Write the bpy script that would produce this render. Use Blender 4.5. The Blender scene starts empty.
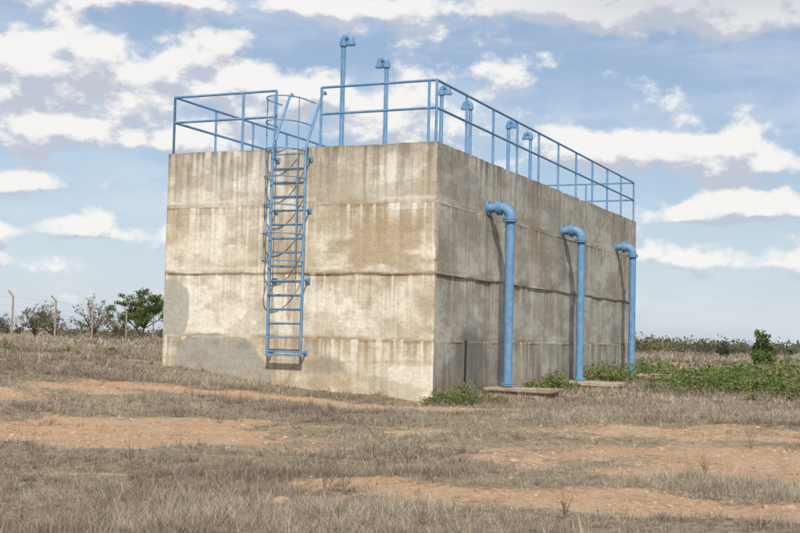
import bpy, math, numpy as np
from mathutils import Vector, Matrix
rng = np.random.default_rng(11)
scene = bpy.context.scene
scene.view_settings.view_transform = 'Standard'
scene.view_settings.look = 'None'
scene.view_settings.exposure = 0

# ------------------------------------------------------------------ noise
def _h(ix, iy, s):
    n = (ix.astype(np.int64)*374761393 + iy.astype(np.int64)*668265263 + s*1274126177) & 0xffffffff
    n = ((n ^ (n >> 13))*1274126177) & 0xffffffff
    n = n ^ (n >> 16)
    return (n & 0xffff)/65535.0
def vn(x, y, s=0):
    x = np.asarray(x, float); y = np.asarray(y, float)
    x, y = np.broadcast_arrays(x, y)
    ix = np.floor(x); iy = np.floor(y)
    fx = x-ix; fy = y-iy
    fx = fx*fx*(3-2*fx); fy = fy*fy*(3-2*fy)
    a = _h(ix, iy, s); b = _h(ix+1, iy, s); c = _h(ix, iy+1, s); d = _h(ix+1, iy+1, s)
    return (a*(1-fx)+b*fx)*(1-fy)+(c*(1-fx)+d*fx)*fy
def fbm(x, y, o=4, s=0):
    x = np.asarray(x, float); y = np.asarray(y, float)
    t = 0; a = .5; w = 0
    for i in range(o):
        t = t+a*vn(x*2**i+17.3*i, y*2**i-9.1*i, s+i*7); w += a; a *= .5
    return t/w
def sst(a, b, x):
    t = np.clip((x-a)/(b-a), 0, 1); return t*t*(3-2*t)

# ------------------------------------------------------------------ mesh helpers
def mk_mesh(name, V, F, mats, col=None, smooth=False, parent=None, midx=None):
    V = np.asarray(V, np.float32); me = bpy.data.meshes.new(name)
    me.vertices.add(len(V)); me.vertices.foreach_set('co', V.ravel())
    if isinstance(F, np.ndarray):
        k = F.shape[1]; M = len(F)
        me.loops.add(M*k); me.loops.foreach_set('vertex_index', F.astype(np.int32).ravel())
        me.polygons.add(M); me.polygons.foreach_set('loop_start', np.arange(0, M*k, k, dtype=np.int32))
    else:
        tot = [len(f) for f in F]; M = len(F)
        flat = np.array([i for f in F for i in f], np.int32)
        me.loops.add(len(flat)); me.loops.foreach_set('vertex_index', flat)
        me.polygons.add(M)
        st = np.concatenate([[0], np.cumsum(tot)[:-1]]).astype(np.int32)
        me.polygons.foreach_set('loop_start', st)
    if midx is not None:
        me.polygons.foreach_set('material_index', np.asarray(midx, np.int32))
    me.update(calc_edges=True); me.validate()
    if col is not None:
        ca = me.color_attributes.new('Col', 'FLOAT_COLOR', 'POINT')
        c = np.ones((len(V), 4), np.float32); c[:, :col.shape[1]] = col
        ca.data.foreach_set('color', c.ravel())
    me.polygons.foreach_set('use_smooth', np.full(len(me.polygons), smooth))
    if not isinstance(mats, (list, tuple)): mats = [mats]
    for m in mats: me.materials.append(m)
    ob = bpy.data.objects.new(name, me); scene.collection.objects.link(ob)
    if parent: ob.parent = parent
    return ob

class MB:  # mesh builder of tubes and boxes
    def __init__(s): s.V = []; s.F = []
    def tube(s, path, r, n=12, cap=True):
        P = [Vector(p) for p in path]; N = len(P)
        rr = r if isinstance(r, (list, tuple)) else [r]*N
        t0 = (P[1]-P[0]).normalized()
        a = t0.orthogonal().normalized(); base = len(s.V)
        for i in range(N):
            if i == 0: t = t0
            elif i == N-1: t = (P[i]-P[i-1]).normalized()
            else: t = ((P[i+1]-P[i]).normalized()+(P[i]-P[i-1]).normalized()).normalized()
            a = (a-t*a.dot(t)).normalized(); b = t.cross(a)
            for k in range(n):
                an = 2*math.pi*k/n
                s.V.append(P[i]+(a*math.cos(an)+b*math.sin(an))*rr[i])
        for i in range(N-1):
            for k in range(n):
                k2 = (k+1) % n
                s.F.append((base+i*n+k, base+i*n+k2, base+(i+1)*n+k2, base+(i+1)*n+k))
        if cap:
            s.F.append(tuple(base+k for k in range(n))[::-1])
            s.F.append(tuple(base+(N-1)*n+k for k in range(n)))
    def box(s, lo, hi, jit=0):
        b = len(s.V)
        for z in (lo[2], hi[2]):
            for x, y in ((lo[0], lo[1]), (hi[0], lo[1]), (hi[0], hi[1]), (lo[0], hi[1])):
                s.V.append(Vector((x+rng.uniform(-jit, jit), y+rng.uniform(-jit, jit), z+rng.uniform(-jit, jit))))
        for f in ((0, 3, 2, 1), (4, 5, 6, 7), (0, 1, 5, 4), (1, 2, 6, 5), (2, 3, 7, 6), (3, 0, 4, 7)):
            s.F.append(tuple(b+i for i in f))
    def make(s, name, mat, smooth=True, parent=None, bevel=0):
        ob = mk_mesh(name, np.array([tuple(v) for v in s.V]), s.F, mat, smooth=smooth, parent=parent)
        if smooth:
            try: ob.data.set_sharp_from_angle(angle=math.radians(40))
            except Exception: pass
        if bevel:
            m = ob.modifiers.new('b', 'BEVEL'); m.width = bevel; m.segments = 2
        return ob

# ------------------------------------------------------------------ node helpers
class E:
    nt = None
    def __init__(s, v): s.v = v
    @staticmethod
    def m(op, *a, clamp=False):
        n = E.nt.nodes.new('ShaderNodeMath'); n.operation = op; n.use_clamp = clamp
        for i, x in enumerate(a):
            x = x.v if isinstance(x, E) else x
            if isinstance(x, (int, float)): n.inputs[i].default_value = x
            else: E.nt.links.new(x, n.inputs[i])
        return E(n.outputs[0])
    def __add__(s, o): return E.m('ADD', s, o)
    __radd__ = __add__
    def __sub__(s, o): return E.m('SUBTRACT', s, o)
    def __rsub__(s, o): return E.m('SUBTRACT', o, s)
    def __mul__(s, o): return E.m('MULTIPLY', s, o)
    __rmul__ = __mul__
    def __truediv__(s, o): return E.m('DIVIDE', s, o)
def link(a, b): E.nt.links.new(a.v if isinstance(a, E) else a, b)
def comb(x, y, z):
    n = E.nt.nodes.new('ShaderNodeCombineXYZ')
    for i, q in enumerate((x, y, z)):
        if isinstance(q, (int, float)): n.inputs[i].default_value = q
        else: link(q, n.inputs[i])
    return n.outputs[0]
def noise(vec, scale, detail=4, rough=.5, dist=0):
    n = E.nt.nodes.new('ShaderNodeTexNoise')
    n.inputs['Scale'].default_value = scale; n.inputs['Detail'].default_value = detail
    n.inputs['Roughness'].default_value = rough; n.inputs['Distortion'].default_value = dist
    if vec is not None: link(vec, n.inputs['Vector'])
    return E(n.outputs['Fac'])
def sstep(x, a, b):
    n = E.nt.nodes.new('ShaderNodeMapRange'); n.interpolation_type = 'SMOOTHSTEP'
    link(x, n.inputs[0]); n.inputs[1].default_value = a; n.inputs[2].default_value = b
    return E(n.outputs[0])
def mix(f, a, b, mode='MIX'):
    n = E.nt.nodes.new('ShaderNodeMix'); n.data_type = 'RGBA'; n.blend_type = mode
    for sock, q in ((n.inputs[0], f), (n.inputs[6], a), (n.inputs[7], b)):
        if isinstance(q, (int, float)): sock.default_value = q
        elif isinstance(q, tuple): sock.default_value = (*q, 1)
        else: link(q, sock)
    return n.outputs[2]
def newmat(name, rough=.9, spec=.2):
    m = bpy.data.materials.new(name); m.use_nodes = True; E.nt = m.node_tree
    b = m.node_tree.nodes['Principled BSDF']
    b.inputs['Roughness'].default_value = rough
    b.inputs['Specular IOR Level'].default_value = spec
    return m, b
def attr(name='Col'):
    n = E.nt.nodes.new('ShaderNodeVertexColor'); n.layer_name = name; return n.outputs[0]
def objco():
    return E.nt.nodes.new('ShaderNodeTexCoord').outputs['Object']
def bump(b, h, strength, dist):
    n = E.nt.nodes.new('ShaderNodeBump'); n.inputs['Strength'].default_value = strength
    n.inputs['Distance'].default_value = dist
    link(h, n.inputs['Height']); link(n.outputs[0], b.inputs['Normal'])

# concrete painted by vertex colour + fine grain
m_conc, b = newmat('weathered_concrete', .92, .15)
oc = objco(); g1 = noise(oc, 9, 6, .65); g2 = noise(oc, 60, 3, .6)
f = g1*.55+g2*.45
k = f*1.3+.36
cc = mix(1.0, attr(), comb(k, k, k), 'MULTIPLY')
spots = sstep(noise(oc, 22, 2, .5), .66, .74)
cc = mix(spots*.4, cc, (.19, .155, .115))
link(cc, b.inputs['Base Color']); bump(b, f, .7, .03)

m_slab, b = newmat('concrete_slab', .95, .1)
oc = objco(); f = noise(oc, 5, 7, .65)
link(mix(sstep(f, .3, .7), (.26, .20, .14), (.45, .38, .29)), b.inputs['Base Color']); bump(b, noise(oc, 25, 5), .6, .02)

m_blue, b = newmat('blue_paint', .55, .3)
oc = objco(); f = noise(oc, 6, 5, .6); f2 = noise(oc, 30, 4, .7)
c = mix(sstep(f, .3, .7), (.095, .215, .375), (.155, .29, .45))
c = mix(sstep(f2, .60, .74)*.7, c, (.13, .115, .10))
link(c, b.inputs['Base Color']); bump(b, f2, .15, .01)

m_dark, b = newmat('dark_slot_shade', .9)  # near-black stands for the shade inside the wall slot
link(mix(noise(objco(), 12, 4), (.02, .018, .015), (.07, .05, .04)), b.inputs['Base Color'])

m_ground, b = newmat('dry_ground', .97, .05)
oc = objco(); at = attr(); sp = E.nt.nodes.new('ShaderNodeSeparateColor'); link(at, sp.inputs[0])
bare = E(sp.outputs[0]); n1 = noise(oc, 1.3, 8, .65); n2 = noise(oc, 14, 6, .7); n3 = noise(oc, .06, 5, .6); n4 = noise(oc, .5, 6, .7)
litter = mix(sstep(n2, .35, .65), (.12, .095, .072), (.37, .30, .22))
litter = mix(sstep(n4, .35, .7)*.5, litter, (.31, .235, .155))
litter = mix(sstep(n3, .45, .62)*.35, litter, (.30, .26, .155))
soil = mix(sstep(n2, .3, .7), (.38, .215, .115), (.60, .41, .26))
soil = mix(sstep(n1, .42, .66)*.65, soil, (.50, .39, .275))
soil = mix(sstep(noise(oc, 4.5, 5, .7), .5, .68)*.5, soil, (.30, .225, .15))
link(mix(sstep(bare*.95+(n1-.5)*1.1+(n2-.5)*.7, .22, .60), litter, soil), b.inputs['Base Color'])
bump(b, n2*.6+noise(oc, 60, 4, .6)*.4, 1.0, .05)

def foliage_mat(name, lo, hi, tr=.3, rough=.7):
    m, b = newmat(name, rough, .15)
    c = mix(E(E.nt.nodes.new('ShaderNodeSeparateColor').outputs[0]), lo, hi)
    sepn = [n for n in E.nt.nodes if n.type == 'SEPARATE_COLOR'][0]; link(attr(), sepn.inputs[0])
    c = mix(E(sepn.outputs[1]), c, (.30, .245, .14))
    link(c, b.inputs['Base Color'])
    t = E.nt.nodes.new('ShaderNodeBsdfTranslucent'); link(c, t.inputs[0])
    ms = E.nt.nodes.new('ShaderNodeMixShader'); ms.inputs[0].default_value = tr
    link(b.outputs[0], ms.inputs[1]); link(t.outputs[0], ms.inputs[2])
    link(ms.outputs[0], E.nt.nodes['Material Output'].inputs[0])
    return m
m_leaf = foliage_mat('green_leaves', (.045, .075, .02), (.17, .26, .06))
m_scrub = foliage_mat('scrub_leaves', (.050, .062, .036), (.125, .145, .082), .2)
m_bark, b = newmat('bark', .95, .1)
link(mix(noise(objco(), 8, 5), (.12, .095, .075), (.24, .20, .16)), b.inputs['Base Color'])

m_grass, b = newmat('dry_grass_blades', .8, .15)
at = attr()
link(at, b.inputs['Base Color'])
t = E.nt.nodes.new('ShaderNodeBsdfTranslucent'); link(at, t.inputs[0])
ms = E.nt.nodes.new('ShaderNodeMixShader'); ms.inputs[0].default_value = .25
link(b.outputs[0], ms.inputs[1]); link(t.outputs[0], ms.inputs[2]); link(ms.outputs[0], E.nt.nodes['Material Output'].inputs[0])

# ------------------------------------------------------------------ camera
FW = np.array([-.4061, .9138]); RT = np.array([.9138, .4061]); CAM = np.array([9.05, -22.02]); CZ = 1.2
FPX = 1248.0
f3 = Vector((FW[0], FW[1], 0)); r3 = Vector((RT[0], RT[1], 0))
p = math.radians(3.28); roll = math.radians(1.3)
fw = f3*math.cos(p)+Vector((0, 0, 1))*math.sin(p); up = r3.cross(fw)
r_ = r3*math.cos(roll)+up*math.sin(roll); u_ = up*math.cos(roll)-r3*math.sin(roll)
cam_d = bpy.data.cameras.new('camera'); cam = bpy.data.objects.new('camera', cam_d); scene.collection.objects.link(cam)
M = Matrix((r_, u_, -fw)).transposed().to_4x4(); M.translation = Vector((CAM[0], CAM[1], CZ)); cam.matrix_world = M
cam_d.lens = FPX/800*36; cam_d.sensor_width = 36; cam_d.clip_end = 8000; cam_d.clip_start = .1
scene.camera = cam
def LD(lat, dep):  # survey frame -> world xy
    return CAM+RT*lat+FW*dep
def toLD(X, Y):
    dx = X-CAM[0]; dy = Y-CAM[1]
    return dx*RT[0]+dy*RT[1], dx*FW[0]+dy*FW[1]

# ------------------------------------------------------------------ terrain
W, L, H = 6.16, 16.4, 5.0
def hgt(X, Y):
    X = np.asarray(X, float); Y = np.asarray(Y, float)
    rise = .5*np.clip(-X/6.16, 0, 1.2)
    rise = rise*np.exp(-(np.maximum(0, -Y-1.5)/7)**2)*np.exp(-(np.maximum(0, Y-25)/40)**2)
    near = -.33*sst(-3, -20, Y)
    side = .12*sst(0, 16, Y)*np.exp(-(np.maximum(0, Y-30)/60)**2)*(X > -3)
    und = (fbm(X*.35, Y*.35, 3, 5)-.5)*.16+(fbm(X*2.2, Y*2.2, 3, 9)-.5)*.06
    return rise+near+side+und
# bare soil patches in (lat, depth, rl, rd, amp)
PATCH = [(-2.6, 16.0, 1.9, 1.4, 1.0), (-3.4, 17.3, 1.2, .7, .75), (-6.6, 20.0, 1.6, 1.0, .8),
         (.2, 11.4, 1.4, .5, .65), (2.0, 10.8, 2.0, .6, .8), (3.6, 10.2, 1.7, .6, .9),
         (4.9, 14.2, 2.3, 1.6, .9), (3.4, 12.5, 1.4, .6, .6), (2.2, 14.8, 1.4, 1.0, .6), (3.8, 17.5, 2.6, 1.1, .6), (-4.6, 21.8, 1.9, .6, .7),
         (-1.5, 21.4, 2.5, .6, .7), (1.6, 21.6, 2.3, .7, .65), (-.4, 13.4, 1.3, .5, .45), (-6.5, 27, 3, .7, .5), (11, 52, 10, 4, .6), (-12, 50, 8, 4, .5),
         (-3.6, 12.2, .9, .4, .5), (5.4, 20.5, 2.2, 1.0, .6), (-8.2, 14.6, 1.6, .7, .5), (9.4, 19, 2.2, .8, .5), (-14, 24, 3, 1.2, .6), (14, 24, 3, 1.2, .6)]
def baremask(X, Y):
    l, d = toLD(X, Y)
    l = l+(fbm(X*.8, Y*.8, 4, 31)-.5)*2.6; d = d+(fbm(X*.8, Y*.8, 4, 37)-.5)*2.2
    t = 0
    for a, b_, ra, rb, am in PATCH:
        t = t+am*np.exp(-(((l-a)/ra)**2+((d-b_)/rb)**2))
    t = t+.45*sst(.60, .76, fbm(X*.45, Y*.45, 4, 43))
    return np.clip(t, 0, 1)
def axis(c, half, st, L_):
    u = np.arange(-half, half+1e-6, st); g = []; x = half; s = st
    while x < L_: s *= 1.065; x += s; g.append(x)
    g = np.array(g); return np.concatenate([-g[::-1], u, g])+c
gx = axis(3, 14, .1, 3500); gy = axis(-9, 14, .1, 3500)
XX, YY = np.meshgrid(gx, gy); ZZ = hgt(XX, YY)
ny, nx = XX.shape; idx = np.arange(nx*ny).reshape(ny, nx)
F = np.stack([idx[:-1, :-1], idx[:-1, 1:], idx[1:, 1:], idx[1:, :-1]], -1).reshape(-1, 4)
bm_ = baremask(XX, YY).ravel()
mk_mesh('ground', np.stack([XX.ravel(), YY.ravel(), ZZ.ravel()], 1), F, m_ground, col=np.stack([bm_, bm_, bm_], 1), smooth=True)

# ------------------------------------------------------------------ tank
tank = bpy.data.objects.new('concrete_water_tank', None); scene.collection.objects.link(tank)
J = [3.82, 2.44, 1.15]
def wallcol(s, z, face):
    sd = 100*face
    base = np.zeros(s.shape+(3,))
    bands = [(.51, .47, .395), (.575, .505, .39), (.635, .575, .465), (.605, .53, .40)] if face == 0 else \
            [(.41, .395, .355), (.385, .37, .33), (.425, .41, .365), (.36, .345, .305)]  # side bands darker and greyer: shade of the grazed face put into the colour
    jz = [j+(vn(s*1.1, j*3, sd+3)-.5)*.05+(vn(s*6, j*3, sd+4)-.5)*.02 for j in J]
    w = [sst(-.012, .012, z-j) for j in jz]
    for c in range(3):
        v = bands[3][c]+(bands[2][c]-bands[3][c])*w[2]; v = v+(bands[1][c]-v)*w[1]; v = v+(bands[0][c]-v)*w[0]
        base[..., c] = v
    dim = 1.0 if face == 0 else .76  # overlays on the sides darkened to match that painted shade
    def over(mask, col):
        nonlocal base
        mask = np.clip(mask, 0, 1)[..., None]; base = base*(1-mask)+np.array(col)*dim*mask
    big = fbm(s*.8, z*1.1, 5, sd+11); mid = fbm(s*3, z*4, 4, sd+12); hf = fbm(s*1.3+3, z*3.2, 6, sd+13)
    over(sst(.50, .64, big)*.5, (.40, .33, .23)); over(sst(.48, .32, big)*.55, (.72, .68, .58))
    over(sst(.52, .58, hf)*.42, (.40, .325, .225)); over(sst(.44, .36, hf)*.45, (.70, .65, .54))
    over(sst(.55, .70, mid)*.4, (.33, .275, .20))
    st1 = fbm(s*9, z*.5, 3, sd+21); st2 = fbm(s*22, z*.9, 3, sd+22)
    topd = 5-z
    dk = sst(.3, .62, fbm(s*.7, s*0, 3, sd+23))
    over(sst(.42, .68, st1)*np.exp(-topd/.55)*(.4+.6*dk), (.15, .13, .105))
    over(sst(.55, .70, st2)*np.exp(-topd/1.3)*.65, (.20, .17, .135))
    over(np.exp(-topd/.05)*.5*sst(.3, .6, mid), (.19, .165, .13))
    for i, j in enumerate(jz):
        d = j-z; below = d > 0
        seg = sst(.38, .58, fbm(s*.9, j*2+s*0, 4, sd+40+i))
        line = np.exp(-(d/(.014+.026*vn(s*5, j, sd+41)))**2)
        over(line*(.4+.55*seg), (.13, .095, .06))
        over(np.where(below, np.exp(-np.abs(d)/.13), np.exp(-np.abs(d)/.05))*seg*.7, (.32, .23, .14))
        over(below*np.exp(-np.abs(d)/.6)*sst(.48, .66, st2)*.6*(.3+seg), (.31, .24, .15))
        over(below*np.exp(-np.abs(d)/.9)*sst(.58, .70, fbm(s*14, z*.35, 2, sd+50+i))*.7, (.76, .73, .65))
        over(np.exp(-((d-.12-.03*vn(s*2, j, sd+60))/.012)**2)*.4*sst(.4, .7, fbm(s*2, j, 2, sd+61)), (.26, .2, .14))
        over(np.exp(-((d+.10+.02*vn(s*3, j, sd+63))/.03)**2)*.45*sst(.45, .65, fbm(s*1.5, j+7, 3, sd+64)), (.74, .70, .60))
    for q in np.arange(1.2, 17, 1.22):
        over(np.exp(-((s-q-.02*vn(z*2, q, sd+70))/.010)**2)*.22*sst(.35, .6, vn(z*1.5, q, sd+71)), (.27, .23, .18))
    over(np.exp(-np.maximum(z-.3, 0)/.22)*.55*sst(.3, .55, mid), (.42, .29, .175))
    if face == 0:
        X = s-6.16   # s=0 is left end
        e = (fbm(X*1.7, z*1.9, 5, 7)-.5)*1.6
        topz = 1.22-.75*np.clip((X+5.0)/1.6, -.6, 1.1)**2+e*.16
        m1 = sst(.03, -.05, z-topz)*sst(-6.0, -5.7, X+e*.1)*sst(-3.35, -3.6, X+e*.2)
        over(m1*.95, (.33, .31, .265)); over(m1*sst(.5, .62, mid)*.5, (.26, .24, .20))
        over(np.exp(-((z-topz)/.02)**2)*sst(-6.0, -5.7, X)*sst(-3.35, -3.6, X)*.5, (.25, .215, .165))
        d = ((X+6.0+e*.12)/.50)**2+((z-1.72)/.58)**2
        over(sst(1.15, .9, d+e*.8)*.85, (.35, .335, .29))
        d = ((X+2.3)/.55)**2+((z-.62)/.20)**2
        over(sst(1.4, .6, d+e*1.2)*.8, (.28, .245, .19))
        d = np.maximum(np.abs(X+.45)-.4, 0)**2/.08**2+np.maximum(np.abs(z-.3)-.28, 0)**2/.08**2
        over(sst(1.4, .6, d+e*1.5)*.6, (.74, .70, .60))
        over(sst(.42, .58, fbm(X*1.3, z*2.8, 5, 81))*sst(2.3, 2.6, z)*sst(3.75, 3.3, z)*sst(-3.0, -2, X)*.75, (.36, .27, .165))
        over(sst(.48, .63, fbm(X*7, z*1.2, 3, 82))*np.exp(-((X+3.2)/.42)**2)*.7, (.31, .23, .15))
        over(np.exp(-((z-.62-.18*fbm(X*1.2, X*0, 3, 83))/.02)**2)*.4, (.34, .27, .18))
        over(sst(.55, .45, z)*sst(.45, .6, fbm(X*2, z*5, 4, 86))*.5, (.36, .30, .215))
        for xq, wq in ((-5.4, .03), (-4.2, .04), (-2.2, .05), (-1.5, .03), (-.7, .05)):
            over(np.exp(-((X-xq-.08*(fbm(z*2, z*0, 3, 84)-.5))/wq)**2)*np.exp(-topd/1.0)*.65, (.18, .15, .115))
    else:
        e = (fbm(s*3, z*3, 4, 7)-.5)
        d = ((s-2.0)/1.0)**2+((z-.75)/.75)**2
        over(sst(1.3, .5, d+e)*.8, (.22, .21, .19))
        over(sst(.5, .64, fbm(s*6, z*.7, 3, 95))*sst(1.9, .3, z)*.6, (.21, .195, .165))
        over(sst(.42, .3, fbm(s*.5, z*2, 4, 91))*.45, (.33, .315, .275))
        for q in (2.9, 8.4, 13.9):
            over(np.exp(-((s-q)/.25)**2)*sst(4.2, 3.9, z)*sst(.35, .6, st1)*.5, (.27, .245, .205))
    return np.clip(base, .02, .85)
def walldisp(s, z, sd, ls):
    d = (fbm(s*.7, z*.9, 3, sd)-.5)*.03+(fbm(s*5, z*5, 3, sd+1)-.5)*.008
    off = [0, .014, -.008, .012]
    w = [sst(-.01, .01, z-(j+(vn(s*1.1, j*3, sd-2)-.5)*.04)) for j in J]
    o = off[3]+(off[2]-off[3])*w[2]; o = o+(off[1]-o)*w[1]; o = o+(off[0]-o)*w[0]
    for j in J:
        q = z-j-(vn(s*1.3, j, sd+8)-.5)*.02
        o = o+np.exp(-(q/.014)**2)*.018*sst(.42, .6, fbm(s*1.7, j, 3, sd+5))
    fade = sst(0, .04, s)*sst(0, .04, ls-s)
    return (d+o)*fade
def wallgrid(name, ls, ds, fn, nrm, face):
    s = np.linspace(0, ls, int(ls/ds)+1); z = np.linspace(-.5, H, int(5.5/.02)+1)
    S, Z = np.meshgrid(s, z)
    D = walldisp(S, Z, 200+face*10, ls)
    base = fn(S)
    Zt = Z-sst(4.9, 5, Z)*(fbm(S*3, S*0, 4, face+300)*.03)
    chip = sst(.66, .8, fbm(S*4, S*0+face, 3, 301))*sst(4.93, 5, Z)*.03
    X = base[0]+nrm[0]*(D-chip); Y = base[1]+nrm[1]*(D-chip)
    if face in (0, 1):   # chipped vertical arris shared by both faces
        near = sst(.05, 0, (ls-S) if face == 0 else S)
        ch = sst(.5, .75, fbm(Z*5, Z*0, 3, 333))*.03*near
        X = X-ch*.7; Y = Y+ch*.7
    ny, nx = S.shape; idx = np.arange(nx*ny).reshape(ny, nx)
    F = np.stack([idx[:-1, :-1], idx[:-1, 1:], idx[1:, 1:], idx[1:, :-1]], -1).reshape(-1, 4)
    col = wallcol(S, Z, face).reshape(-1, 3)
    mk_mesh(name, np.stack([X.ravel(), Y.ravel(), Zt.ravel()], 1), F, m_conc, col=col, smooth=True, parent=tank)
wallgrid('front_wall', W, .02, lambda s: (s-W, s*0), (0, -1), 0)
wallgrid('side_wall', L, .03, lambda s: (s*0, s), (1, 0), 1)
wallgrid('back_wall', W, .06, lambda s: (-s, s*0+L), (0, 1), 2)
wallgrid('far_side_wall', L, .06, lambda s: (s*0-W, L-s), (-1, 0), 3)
V = np.array([(-W+.01, .01, 4.965), (-.01, .01, 4.965), (-.01, L-.01, 4.965), (-W+.01, L-.01, 4.965)])
mk_mesh('roof_slab', V, np.array([[0, 1, 2, 3]]), m_conc, col=np.full((4, 3), .45), parent=tank)
mb = MB(); mb.box((.0, 1.62, .1), (.03, 1.70, 1.18), .008); mb.make('dark_slot_strip', m_dark, False, tank)  # added dark strip in place of an open slot, its shade painted on

# ------------------------------------------------------------------ railing
mb = MB(); R = .027; zt, zm = 6.2, 5.66; ins = .07
x0, x1, y0, y1 = -W+ins, -ins, ins, L-ins
def post(x, y, z=zt):
    mb.tube([(x, y, 4.9), (x, y, z)], R, 10); mb.tube([(x, y, 4.96), (x, y, 4.985)], .07, 8)
for zz in (zt, zm):
    mb.tube([(x0, y0, zz), (-3.62, y0, zz)], R, 10)
    mb.tube([(-2.58, y0, zz), (x1, y0, zz)], R, 10)
    mb.tube([(x1, y0, zz), (x1, y1, zz)], R, 10)
    mb.tube([(x1, y1, zz), (x0, y1, zz)], R, 10)
    mb.tube([(x0, y1, zz), (x0, y0, zz)], R, 10)
for x in (x0, -4.4, -3.62, -2.58): post(x, y0, zt)
post(x1-.16, y0)
for y in np.linspace(y0, y1, 11): post(x1, y); post(x0, y)
for x in (-4.6, -3.1, -1.6): post(x, y1)
mb.make('guard_railing', m_blue)

# ------------------------------------------------------------------ ladder
mb = MB(); lx0, lx1, ly = -3.50, -2.74, -.24
for x in (lx0, lx1):
    mb.tube([(x, ly, .80), (x, ly, 4.9), (x, ly+.05, 5.05), (x, .40, 6.12), (x, .48, 6.2), (x, .56, 6.17)], .028, 10)
    for z in (.86, 2.3, 3.7, 4.75):
        mb.tube([(x, ly, z), (x, .02, z)], .02, 8)
        mb.box((x-.05, -.03, z-.05), (x+.05, .01, z+.05))
mb.box((lx0-.03, ly-.02, .79), (lx1+.03, ly+.02, .835))
z = .88
while z < 5.0:
    mb.tube([(lx0, ly, z), (lx1, ly, z)], .016, 8); z += .282
def hoop(z):
    pts = []
    cx = (lx0+lx1)/2
    for i in range(21):
        a = math.pi*i/20
        pts.append((cx-math.cos(a)*(.38+.05*math.sin(a)), ly-math.sin(a)*.62, z))
    mb.tube(pts, .013, 6); return pts
for z in (2.66, 3.2, 3.76, 4.32, 4.87, 5.42, 5.9):
    if z > 5:
        yb = ly+.05+(z-5.05)*.36
        mb.tube([(lx0, yb, z), (lx0, ly, z)], .013, 6); mb.tube([(lx1, yb, z), (lx1, ly, z)], .013, 6)
    P = hoop(z)
for i in (3, 10, 17):
    mb.tube([(P[i][0], P[i][1], 2.64), (P[i][0], P[i][1], 5.92)], .011, 6)
mb.make('caged_access_ladder', m_blue)

# ------------------------------------------------------------------ vents
def vent(y, sgn):
    mb = MB(); x = -3.0; zb = 4.96; ztop = 7.58; R_ = .09
    mb.tube([(x, y, zb), (x, y, ztop)], .05, 16)
    mb.tube([(x, y, zb), (x, y, zb+.03)], .13, 16)
    pts = [(x, y, ztop-.04)]
    for i in range(13):
        a = math.pi*i/12; pts.append((x+sgn*(R_-R_*math.cos(a)), y, ztop+R_*math.sin(a)))
    pts.append((x+sgn*2*R_, y, ztop-.06))
    mb.tube(pts, .07, 16)
    mb.tube([(x, y, ztop-.11), (x, y, ztop-.03)], .085, 16)
    mb.tube([(x+sgn*2*R_, y, ztop-.10), (x+sgn*2*R_, y, ztop-.055)], .10, 16)
    mb.make('roof_vent_pipe', m_blue)
for y, sg in ((1.83, 1), (4.07, -1), (7.5, 1), (9.6, -1), (12.8, 1), (14.9, -1)): vent(y, sg)

# ------------------------------------------------------------------ outlet pipes
def outlet(y):
    z = 4.0; xo = .5; r = .098; gz = float(hgt(xo, y)); mb = MB()
    mb.tube([(-.02, y, z), (xo-.22, y, z)], r, 20)
    mb.tube([(xo, y, z-.22), (xo, y, gz-.05)], r, 20)
    pts = [(xo-.24, y, z)]
    for i in range(11):
        a = math.pi/2*i/10; pts.append((xo-.2+.2*math.sin(a), y, z-.2+.2*math.cos(a)))
    pts.append((xo, y, z-.25))
    mb.tube(pts, r*1.12, 20)
    for a, c in (((.0, y, z), (.03, y, z)), ((xo-.29, y, z), (xo-.25, y, z)), ((xo-.24, y, z), (xo-.20, y, z)), ((xo, y, z-.22), (xo, y, z-.255)),
                 ((xo, y, z-.265), (xo, y, z-.30)), ((xo, y, gz+.20), (xo, y, gz+.23)), ((xo, y, gz+.24), (xo, y, gz+.27))):
        mb.tube([a, c], .155, 20)
    mb.make('outlet_pipe', m_blue)
    m2 = MB(); m2.box((.22, y-.52, gz-.3), (1.50, y+.50, gz+.10), .02)
    m2.box((.16, y-.6, gz+.10), (1.62, y+.35, gz+.19), .02)
    m2.make('concrete_valve_chamber', m_slab, False, bevel=.015)
for y in (2.9, 8.4, 13.9): outlet(y)
mb = MB(); q = LD(9.4, 44); mb.box((q[0]-2, q[1]-.5, -.2), (q[0]+1.6, q[1]+.6, .38), .05); mb.make('concrete_culvert_slab', m_slab, False, bevel=.03)

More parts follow.
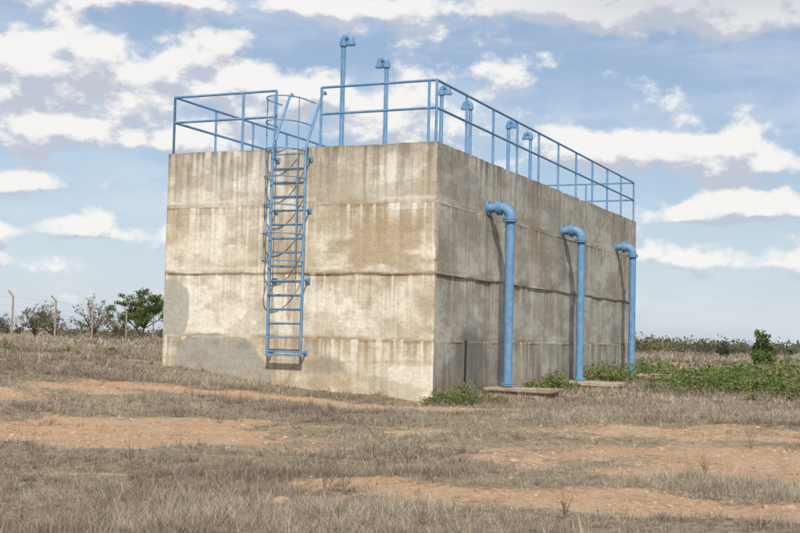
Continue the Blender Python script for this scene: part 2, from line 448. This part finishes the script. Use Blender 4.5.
# ------------------------------------------------------------------ dry grass
def inside(X, Y, m=.03):
    a = (X > -W-m) & (X < m) & (Y > -m) & (Y < L+m)
    for y in (2.9, 8.4, 13.9): a = a | ((X > 0) & (X < 1.64) & (Y > y-.62) & (Y < y+.52))
    return a
Vs = []; Cs = []
def grass(d0, d1, n, hmin, hmax, wd, tuft, fan=.36, marg=2.0):
    nt = n//tuft
    d = np.sqrt(rng.uniform(d0**2, d1**2, nt)); l = rng.uniform(-1, 1, nt)*(fan*d+marg)
    C = CAM[None]+RT[None]*l[:, None]+FW[None]*d[:, None]
    X, Y = C[:, 0], C[:, 1]
    bm = baremask(X, Y); cl = fbm(X*.55, Y*.55, 4, 51); fine = fbm(X*2.5, Y*2.5, 3, 53)
    pk = np.clip(1.12-1.2*sst(.10, .60, bm+(fine-.5)*.9), .05, 1)*(.4+1.0*sst(.36, .58, cl))*(.4+.9*sst(.36, .6, fine))
    keep = (rng.uniform(0, 1, nt) < pk) & ~inside(X, Y)
    X = X[keep]; Y = Y[keep]; cl = cl[keep]; bm = bm[keep]; fine = fine[keep]; k = len(X)
    th = rng.uniform(hmin, hmax, k)*(.35+.7*cl+.6*fine)*(1-.55*bm)
    tall = rng.uniform(0, 1, k) < .07; th[tall] *= 1.9
    hue = np.clip(fbm(X*.3, Y*.3, 3, 57)*2.2-.55+(fbm(X*1.4, Y*1.4, 3, 58)-.5)*1.8+rng.normal(0, .22, k), 0, 1)
    lum = np.clip(rng.normal(1, .2, k), .5, 1.5)
    rp = lambda a: np.repeat(a, tuft)
    X, Y, th, hue, lum = map(rp, (X, Y, th, hue, lum)); N = len(X)
    rad = np.abs(rng.normal(0, 1, N))*wd*8; an = rng.uniform(0, 2*np.pi, N)
    bx = X+np.cos(an)*rad; by = Y+np.sin(an)*rad
    ok = ~inside(bx, by, .0); bx, by, th, hue, an, lum = (q[ok] for q in (bx, by, th, hue, an, lum)); N = len(bx)
    hh = th*rng.uniform(.35, 1.15, N); lean = np.abs(rng.normal(.45, .45, N))*hh
    an2 = an+rng.normal(0, .9, N)
    tx = bx+np.cos(an2)*lean; ty = by+np.sin(an2)*lean
    bz = hgt(bx, by)-.01; tz = bz+hh*rng.uniform(.4, 1, N)
    wa = rng.uniform(0, 2*np.pi, N); ww = wd*rng.uniform(.5, 1.3, N)
    v = np.zeros((N, 3, 3)); v[:, 0] = np.stack([bx-np.cos(wa)*ww, by-np.sin(wa)*ww, bz], 1)
    v[:, 1] = np.stack([bx+np.cos(wa)*ww, by+np.sin(wa)*ww, bz], 1); v[:, 2] = np.stack([tx, ty, tz], 1)
    A = np.array([.62, .515, .37]); B = np.array([.285, .20, .14]); C2 = np.array([.50, .455, .40])
    r1 = rng.uniform(0, 1, N)[:, None]; h = hue[:, None]
    c = (A*(1-h)+B*h)*(.55+.7*r1); gm = rng.uniform(0, 1, N) < .3; c[gm] = C2*(.4+.85*r1[gm])
    c = np.clip(c*lum[:, None], .03, .8)
    gr = rng.uniform(0, 1, N) < .015; c[gr] = np.array([.14, .19, .06])
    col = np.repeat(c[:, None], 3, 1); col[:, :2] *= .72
    Vs.append(v.reshape(-1, 3)); Cs.append(col.reshape(-1, 3))
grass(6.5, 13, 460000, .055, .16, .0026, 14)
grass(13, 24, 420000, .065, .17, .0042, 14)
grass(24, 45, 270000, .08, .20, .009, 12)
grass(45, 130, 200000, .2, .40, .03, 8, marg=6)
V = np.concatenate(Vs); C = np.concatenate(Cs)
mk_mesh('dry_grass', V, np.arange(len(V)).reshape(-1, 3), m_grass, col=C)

# leafless twiggy weeds standing in the grass
m_twig, b = newmat('dry_twigs', .9, .1)
link(mix(noise(objco(), 9, 3), (.10, .075, .055), (.28, .22, .165)), b.inputs['Base Color'])
def twig(lat, dep, h, nb):
    mb = MB(); q = LD(lat, dep); z0 = float(hgt(*q))-.02
    def br(p0, d, ln, r, lev):
        p1 = p0+d*ln*.5+Vector(rng.normal(0, .04*ln, 3)); p2 = p1+(d+Vector(rng.normal(0, .2, 3))).normalized()*ln*.5
        mb.tube([p0, p1, p2], [r, r*.75, r*.45], 4)
        if lev > 0:
            for i in range(nb):
                t = rng.uniform(.3, 1); b0 = p0.lerp(p2, t) if t > .6 else p0.lerp(p1, t*1.4)
                br(b0, (d+Vector(rng.normal(0, .55, 3))+Vector((0, 0, .15))).normalized(), ln*rng.uniform(.4, .65), r*.6, lev-1)
    for i in range(3):
        br(Vector((q[0], q[1], z0)), Vector((rng.normal(0, .3), rng.normal(0, .3), 1)).normalized(), h*rng.uniform(.6, .9), .0042, 2)
    mb.make('dry_twig_plant', m_twig, False)
for a in ((-.62, 10.9, .55, 4), (-.45, 11.1, .36, 4), (1.35, 9.9, .28, 3), (3.0, 12.2, .30, 3), (-2.6, 12.5, .28, 3), (-.2, 15.5, .32, 3), (2.0, 18.0, .35, 3), (-3.2, 10.3, .26, 3), (4.4, 15.5, .32, 3)): twig(*a)

# ------------------------------------------------------------------ leaves
def leafmesh(P, size, shade, straw, asp=.45):
    N = len(P)
    a = rng.normal(0, 1, (N, 3)); a /= np.linalg.norm(a, axis=1)[:, None]
    b_ = rng.normal(0, 1, (N, 3)); b_ -= a*(a*b_).sum(1)[:, None]; b_ /= np.linalg.norm(b_, axis=1)[:, None]
    a = a*size[:, None]; b_ = b_*size[:, None]*asp
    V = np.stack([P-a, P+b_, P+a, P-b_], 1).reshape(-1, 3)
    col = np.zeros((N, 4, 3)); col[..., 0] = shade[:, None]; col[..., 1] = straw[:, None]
    return V, np.arange(4*N).reshape(-1, 4), col.reshape(-1, 3)
def weeds(name, regions, mat):
    PP = []; SZ = []; SH = []; ST = []
    for (lat, dep, rl, rd, n, hm, sz, straw) in regions:
        nc = max(6, n//110)
        cl_ = rng.normal(0, .55, nc)*rl+lat; cd = rng.normal(0, .55, nc)*rd+dep
        ch = hm*rng.uniform(.25, 1.15, nc); cs = rng.uniform(0, 1, nc)
        i = rng.integers(0, nc, n)
        rr = ch*.9
        l = cl_[i]+rng.normal(0, .5, n)*rr[i]; d = cd[i]+rng.normal(0, .5, n)*rr[i]
        q = CAM[None]+RT[None]*l[:, None]+FW[None]*d[:, None]
        zf = rng.uniform(0, 1, n)**.8; z = hgt(q[:, 0], q[:, 1])+ch[i]*zf*np.exp(-(((l-cl_[i])**2+(d-cd[i])**2)/(rr[i]**2+.001)*.6))
        ok = ~inside(q[:, 0], q[:, 1], .02)
        PP.append(np.column_stack([q, z])[ok]); SZ.append((sz*rng.uniform(.5, 1.3, n))[ok])
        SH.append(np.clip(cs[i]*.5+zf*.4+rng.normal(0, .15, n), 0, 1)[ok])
        s = np.clip(straw+rng.normal(0, .1, n)+(cs[i] < .25)*.4, 0, 1); ST.append(s[ok])
    V, F, c = leafmesh(np.concatenate(PP), np.concatenate(SZ), np.concatenate(SH), np.concatenate(ST))
    mk_mesh(name, V, F, mat, col=c)
weeds('green_weeds', [
    (10.0, 31, 2.6, 2.2, 12000, .55, .05, .1), (13.5, 33, 3.5, 3.2, 13000, .65, .055, .1), (8.6, 33.5, 1.3, 2.0, 6000, .55, .05, .15),
    (11, 38, 5, 3, 10000, .65, .06, .2), (17, 34, 4, 4, 9000, .6, .06, .1), (7.8, 30.8, 1.2, .7, 2200, .32, .045, .3),
    (1.0, 23.5, .45, .2, 1300, .34, .03, .2), (1.5, 24.2, .45, .3, 1400, .40, .03, .25), (9.5, 27.6, 1.5, .5, 1800, .25, .04, .45),
    (3.75, 29.6, .35, .6, 1900, .5, .04, .2), (5.5, 33.0, .6, .9, 2800, .55, .045, .15), (6.4, 36, .6, 1, 2400, .55, .05, .15), (5.2, 31.0, .5, .3, 700, .28, .04, .3),
    (-9.5, 33, 2.0, .8, 1500, .25, .05, .45), (3.0, 27.2, .3, .4, 700, .3, .035, .3), (7.0, 42, 2.0, 2, 2500, .5, .06, .2)], m_leaf)

def tree(name, lat, dep, h, w, nleaf, lsz, mat, flat=.4, stems=1, bare=0, crown0=.45, straw=.05, loc=None, nb=9):
    q = LD(lat, dep); x, y = q; z0 = float(hgt(x, y))-.05
    mb = MB(); cent = []
    for s in range(stems):
        lean = rng.normal(0, .12*h, 2)*(stems > 1 or .4)
        fork = (x+lean[0]*.5, y+lean[1]*.5, z0+h*crown0*.75)
        mb.tube([(x+rng.normal(0, .05)*stems, y, z0), ((x+fork[0])/2+rng.normal(0, .03*h), (y+fork[1])/2, z0+h*crown0*.4), fork], [.035*h/stems**.5, .027*h/stems**.5, .02*h/stems**.5], 7)
        for b_ in range(nb):
            a = rng.uniform(0, 6.28); rr = w/2*math.sqrt(rng.uniform(.05, 1))
            e = (x+lean[0]+math.cos(a)*rr, y+lean[1]+math.sin(a)*rr, z0+h*(crown0+(1-crown0)*rng.uniform(.25, .92)*(1-.35*(2*rr/w)**2)))
            mid = ((fork[0]*.5+e[0]*.5)+rng.normal(0, .03*h), (fork[1]*.5+e[1]*.5)+rng.normal(0, .03*h), fork[2]*.45+e[2]*.55)
            mb.tube([fork, mid, e], [.014*h/stems**.5, .008*h, .003*h], 5)
            cent.append(e)
            for t in range(3):
                e2 = tuple(np.array(mid)+(np.array(e)-np.array(mid))*rng.uniform(.2, 1)+rng.normal(0, .08*h, 3)*np.array([1, 1, flat]))
                mb.tube([mid, e2], [.006*h, .002*h], 4); cent.append(e2)
    Vw = np.array([tuple(v) for v in mb.V]); Fw = mb.F
    c = np.array(cent); i = rng.integers(0, len(c), nleaf); cr = rng.uniform(.5, 1.2, len(c))*.10*w
    off = rng.normal(0, 1, (nleaf, 3)); off /= (np.linalg.norm(off, axis=1)[:, None]+.01)
    off *= rng.uniform(0, 1, nleaf)[:, None]**.5
    P = c[i]+off*cr[i][:, None]*np.array([1.2, 1.2, flat*1.5])
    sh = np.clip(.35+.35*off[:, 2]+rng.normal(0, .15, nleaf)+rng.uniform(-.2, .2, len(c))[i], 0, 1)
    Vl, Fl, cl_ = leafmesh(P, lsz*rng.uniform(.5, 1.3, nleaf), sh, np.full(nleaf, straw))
    V = np.concatenate([Vw, Vl]); F = list(Fw)+[tuple(r) for r in (Fl+len(Vw))]
    col = np.concatenate([np.zeros((len(Vw), 3)), cl_])
    mk_mesh(name, V, F, [m_bark, mat], col=col, midx=[0]*len(Fw)+[1]*len(Fl))
def at(px, dep): return (px-400)/FPX*dep
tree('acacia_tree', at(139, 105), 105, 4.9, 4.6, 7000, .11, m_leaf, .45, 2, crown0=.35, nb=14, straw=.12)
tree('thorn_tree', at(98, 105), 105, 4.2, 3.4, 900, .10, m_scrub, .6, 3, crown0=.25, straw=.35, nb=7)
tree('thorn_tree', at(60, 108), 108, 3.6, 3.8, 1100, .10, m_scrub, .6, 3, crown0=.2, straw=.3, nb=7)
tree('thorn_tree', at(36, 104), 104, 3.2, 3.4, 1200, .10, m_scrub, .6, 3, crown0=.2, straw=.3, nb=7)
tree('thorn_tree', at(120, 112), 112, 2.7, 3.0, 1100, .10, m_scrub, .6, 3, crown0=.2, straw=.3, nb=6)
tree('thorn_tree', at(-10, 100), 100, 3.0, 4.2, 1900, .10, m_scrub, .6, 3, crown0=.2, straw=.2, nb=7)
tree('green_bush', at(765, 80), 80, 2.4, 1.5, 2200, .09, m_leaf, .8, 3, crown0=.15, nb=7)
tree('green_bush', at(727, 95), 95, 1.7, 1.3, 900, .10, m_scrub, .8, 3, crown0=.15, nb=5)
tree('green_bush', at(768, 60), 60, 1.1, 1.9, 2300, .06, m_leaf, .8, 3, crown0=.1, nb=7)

PP = []; SZ = []; SH = []; ST = []
def scrub(n, l0, l1, d0, d1, h0, h1, per, lsz):
    for i in range(n):
        d = rng.uniform(d0, d1); l = rng.uniform(l0, l1)*d; h = rng.uniform(h0, h1)*(rng.uniform(.6, 1.2)); w = h*rng.uniform(.7, 1.6)
        q = LD(l, d); k = int(per*rng.uniform(.6, 1.4)); nc = rng.integers(3, 8)
        cx = rng.normal(0, .5, (nc, 3))*np.array([w, w, .25*h]); cx[:, 2] = np.abs(cx[:, 2])+h*.35
        o = rng.normal(0, 1, (k, 3))*np.array([w*.28, w*.28, h*.2])+cx[rng.integers(0, nc, k)]
        o[:, 2] = np.abs(o[:, 2])
        PP.append(o+np.array([q[0], q[1], -.05])); SZ.append(lsz*(h/2.5)*rng.uniform(.5, 1.4, k))
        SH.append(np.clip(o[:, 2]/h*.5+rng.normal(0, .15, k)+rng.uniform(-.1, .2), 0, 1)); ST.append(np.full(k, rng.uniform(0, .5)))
scrub(170, -.40, .55, 190, 420, 1.8, 3.2, 130, .28)
scrub(80, .16, .5, 150, 260, 1.4, 2.5, 150, .22)
scrub(60, .17, .5, 80, 150, .6, 1.3, 160, .12)
scrub(55, -.5, -.12, 105, 170, .9, 1.8, 130, .15)
scrub(200, -1.6, 1.6, 350, 900, 2.0, 3.6, 70, .45)
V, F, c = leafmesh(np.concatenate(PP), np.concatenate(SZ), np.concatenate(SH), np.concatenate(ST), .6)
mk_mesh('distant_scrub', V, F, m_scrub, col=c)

# ------------------------------------------------------------------ fence
mb = MB(); tops = []
for px, d in ((-34, 66), (14, 70), (57, 76), (94, 85), (128, 96), (155, 110)):
    q = LD(at(px, d), d); x, y = q; z0 = float(hgt(x, y)); hh = 2.45
    mb.tube([(x, y, z0-.3), (x, y, z0+hh), (x-.28*RT[0], y-.28*RT[1], z0+hh+.32)], .06, 4)
    tops.append((x, y, z0))
for zz in (.4, .9, 1.4, 1.9, 2.4):
    for a, c in zip(tops[:-1], tops[1:]): mb.tube([(a[0], a[1], a[2]+zz), (c[0], c[1], c[2]+zz)], .004, 3)
mb.make('concrete_post_fence', m_slab, False)

# ------------------------------------------------------------------ stones
mb = MB()
def stone(x, y, r):
    b0 = len(mb.V); z = float(hgt(x, y))
    rows = 5; n = 7
    sx, sy, sz = rng.uniform(.8, 1.3), rng.uniform(.8, 1.3), rng.uniform(.4, .75)
    for i in range(rows):
        th = math.pi*(i+.5)/rows
        for k_ in range(n):
            a = 2*math.pi*k_/n; j = rng.uniform(.8, 1.2)*r
            mb.V.append(Vector((x+math.sin(th)*math.cos(a)*j*sx, y+math.sin(th)*math.sin(a)*j*sy, z+r*.1+math.cos(th)*j*sz)))
    for i in range(rows-1):
        for k_ in range(n):
            k2 = (k_+1) % n; mb.F.append((b0+i*n+k_, b0+(i+1)*n+k_, b0+(i+1)*n+k2, b0+i*n+k2))
    mb.F.append(tuple(b0+k_ for k_ in range(n))); mb.F.append(tuple(b0+(rows-1)*n+k_ for k_ in range(n))[::-1])
cnt = 0
while cnt < 1500:
    d = math.sqrt(rng.uniform(49, 24**2)); l = rng.uniform(-1, 1)*(.36*d+1); q = LD(l, d)
    if baremask(q[0], q[1]) < rng.uniform(.1, .9) or inside(q[0], q[1], .1): continue
    stone(q[0], q[1], .006+min(.05, rng.exponential(.008))); cnt += 1
m_stone, b = newmat('field_stone', .95, .1)
link(mix(noise(objco(), 3, 4), (.36, .22, .13), (.50, .37, .26)), b.inputs['Base Color'])
mb.make('scattered_stones', m_stone, False)
mb = MB(); q = LD(-.96, 10.7); stone(q[0], q[1], .10); mb.make('field_rock', m_stone, True)

# ------------------------------------------------------------------ light
sd = Vector((-.5, 1.0, -1.15)).normalized()
sl = bpy.data.lights.new('sun', 'SUN'); sl.energy = 4.7; sl.angle = math.radians(.53); sl.color = (1, .94, .84)
so = bpy.data.objects.new('sun', sl); so.rotation_euler = sd.to_track_quat('-Z', 'Y').to_euler(); scene.collection.objects.link(so)

w = bpy.data.worlds.new('World'); scene.world = w; w.use_nodes = True; E.nt = w.node_tree
bg = w.node_tree.nodes['Background']; bg.inputs[1].default_value = .1
sky = E.nt.nodes.new('ShaderNodeTexSky'); sky.sky_type = 'NISHITA'; sky.sun_disc = False
sky.sun_elevation = math.asin(-sd.z); sky.sun_rotation = math.atan2(-sd.x, -sd.y)
sky.altitude = 50; sky.dust_density = 1.0; sky.air_density = 1.0
tc = E.nt.nodes.new('ShaderNodeTexCoord').outputs['Generated']
sx = E.nt.nodes.new('ShaderNodeSeparateXYZ'); link(tc, sx.inputs[0])
x, y, z = (E(sx.outputs[i]) for i in range(3))
az0 = math.atan2(FW[0], FW[1])
u = (E.m('ARCTAN2', x, y)-az0)*FPX; v = E.m('ARCSINE', z)*FPX
# cloud banks in azimuth/elevation (1 unit = 1/1248 rad): centre u,v, half width, height above, height below, amount
BL = [(-320, 195, 125, 75, 22, .46), (-370, 262, 110, 36, 34, .34), (-270, 325, 150, 16, 14, .26), (-320, 95, 120, 16, 8, .28), (-390, 60, 80, 12, 10, .24), (-380, 140, 60, 14, 10, .2),
      (-10, 215, 110, 40, 30, .36), (-165, 245, 80, 24, 18, .30), (-80, 325, 150, 18, 16, .28),
      (330, 330, 150, 40, 28, .42), (235, 190, 95, 36, 16, .42), (345, 175, 85, 30, 14, .40), (375, 132, 75, 24, 10, .34), (290, 82, 90, 22, 8, .36),
      (290, 122, 45, 14, 6, .32), (160, 325, 60, 16, 10, .2), (-600, 180, 130, 50, 30, .3), (620, 200, 130, 60, 30, .3), (90, 95, 60, 14, 8, .12)]
def dens(off, det):
    vo = v+off
    n1 = noise(comb(x*1.0, y*1.0, (z+off/FPX)*1.6), 16, det, .57, .1)
    t = None
    for (a, b_, su, s1, s2, am) in BL:
        du = (u-a)/su; dv = vo-b_
        q = E.m('MAXIMUM', dv, 0.0)/s1+E.m('MINIMUM', dv, 0.0)/s2
        g = E.m('EXPONENT', (du*du+q*q)*-1.0)*am
        t = g if t is None else t+g
    return n1*1.45-.225+E.m('MINIMUM', t, .42)
D0 = dens(0.0, 9); D1 = dens(15.0, 6)
alpha = sstep(D0, .57, .76)
veil = sstep(noise(comb(x*1.0, y*1.0, z*3.5), 7, 6, .6, .3), .40, .75)
lit = sstep(D0-D1, -.13, .09)
cl = mix(lit, (5.4, 5.8, 6.7), (9.4, 9.25, 9.0))
cl = mix(sstep(v, 270, 340)*sstep(u, 0, 260)*.6, cl, (5.2, 5.5, 6.3))
skyc = mix(.30, sky.outputs[0], (5.2, 6.6, 8.9))
skyc = mix(sstep(v, 200, -10)*.55, skyc, (7.0, 7.8, 8.9))
skyc = mix(veil*.4, skyc, (8.0, 8.4, 9.1))
link(mix(alpha*.95, skyc, cl), bg.inputs[0])
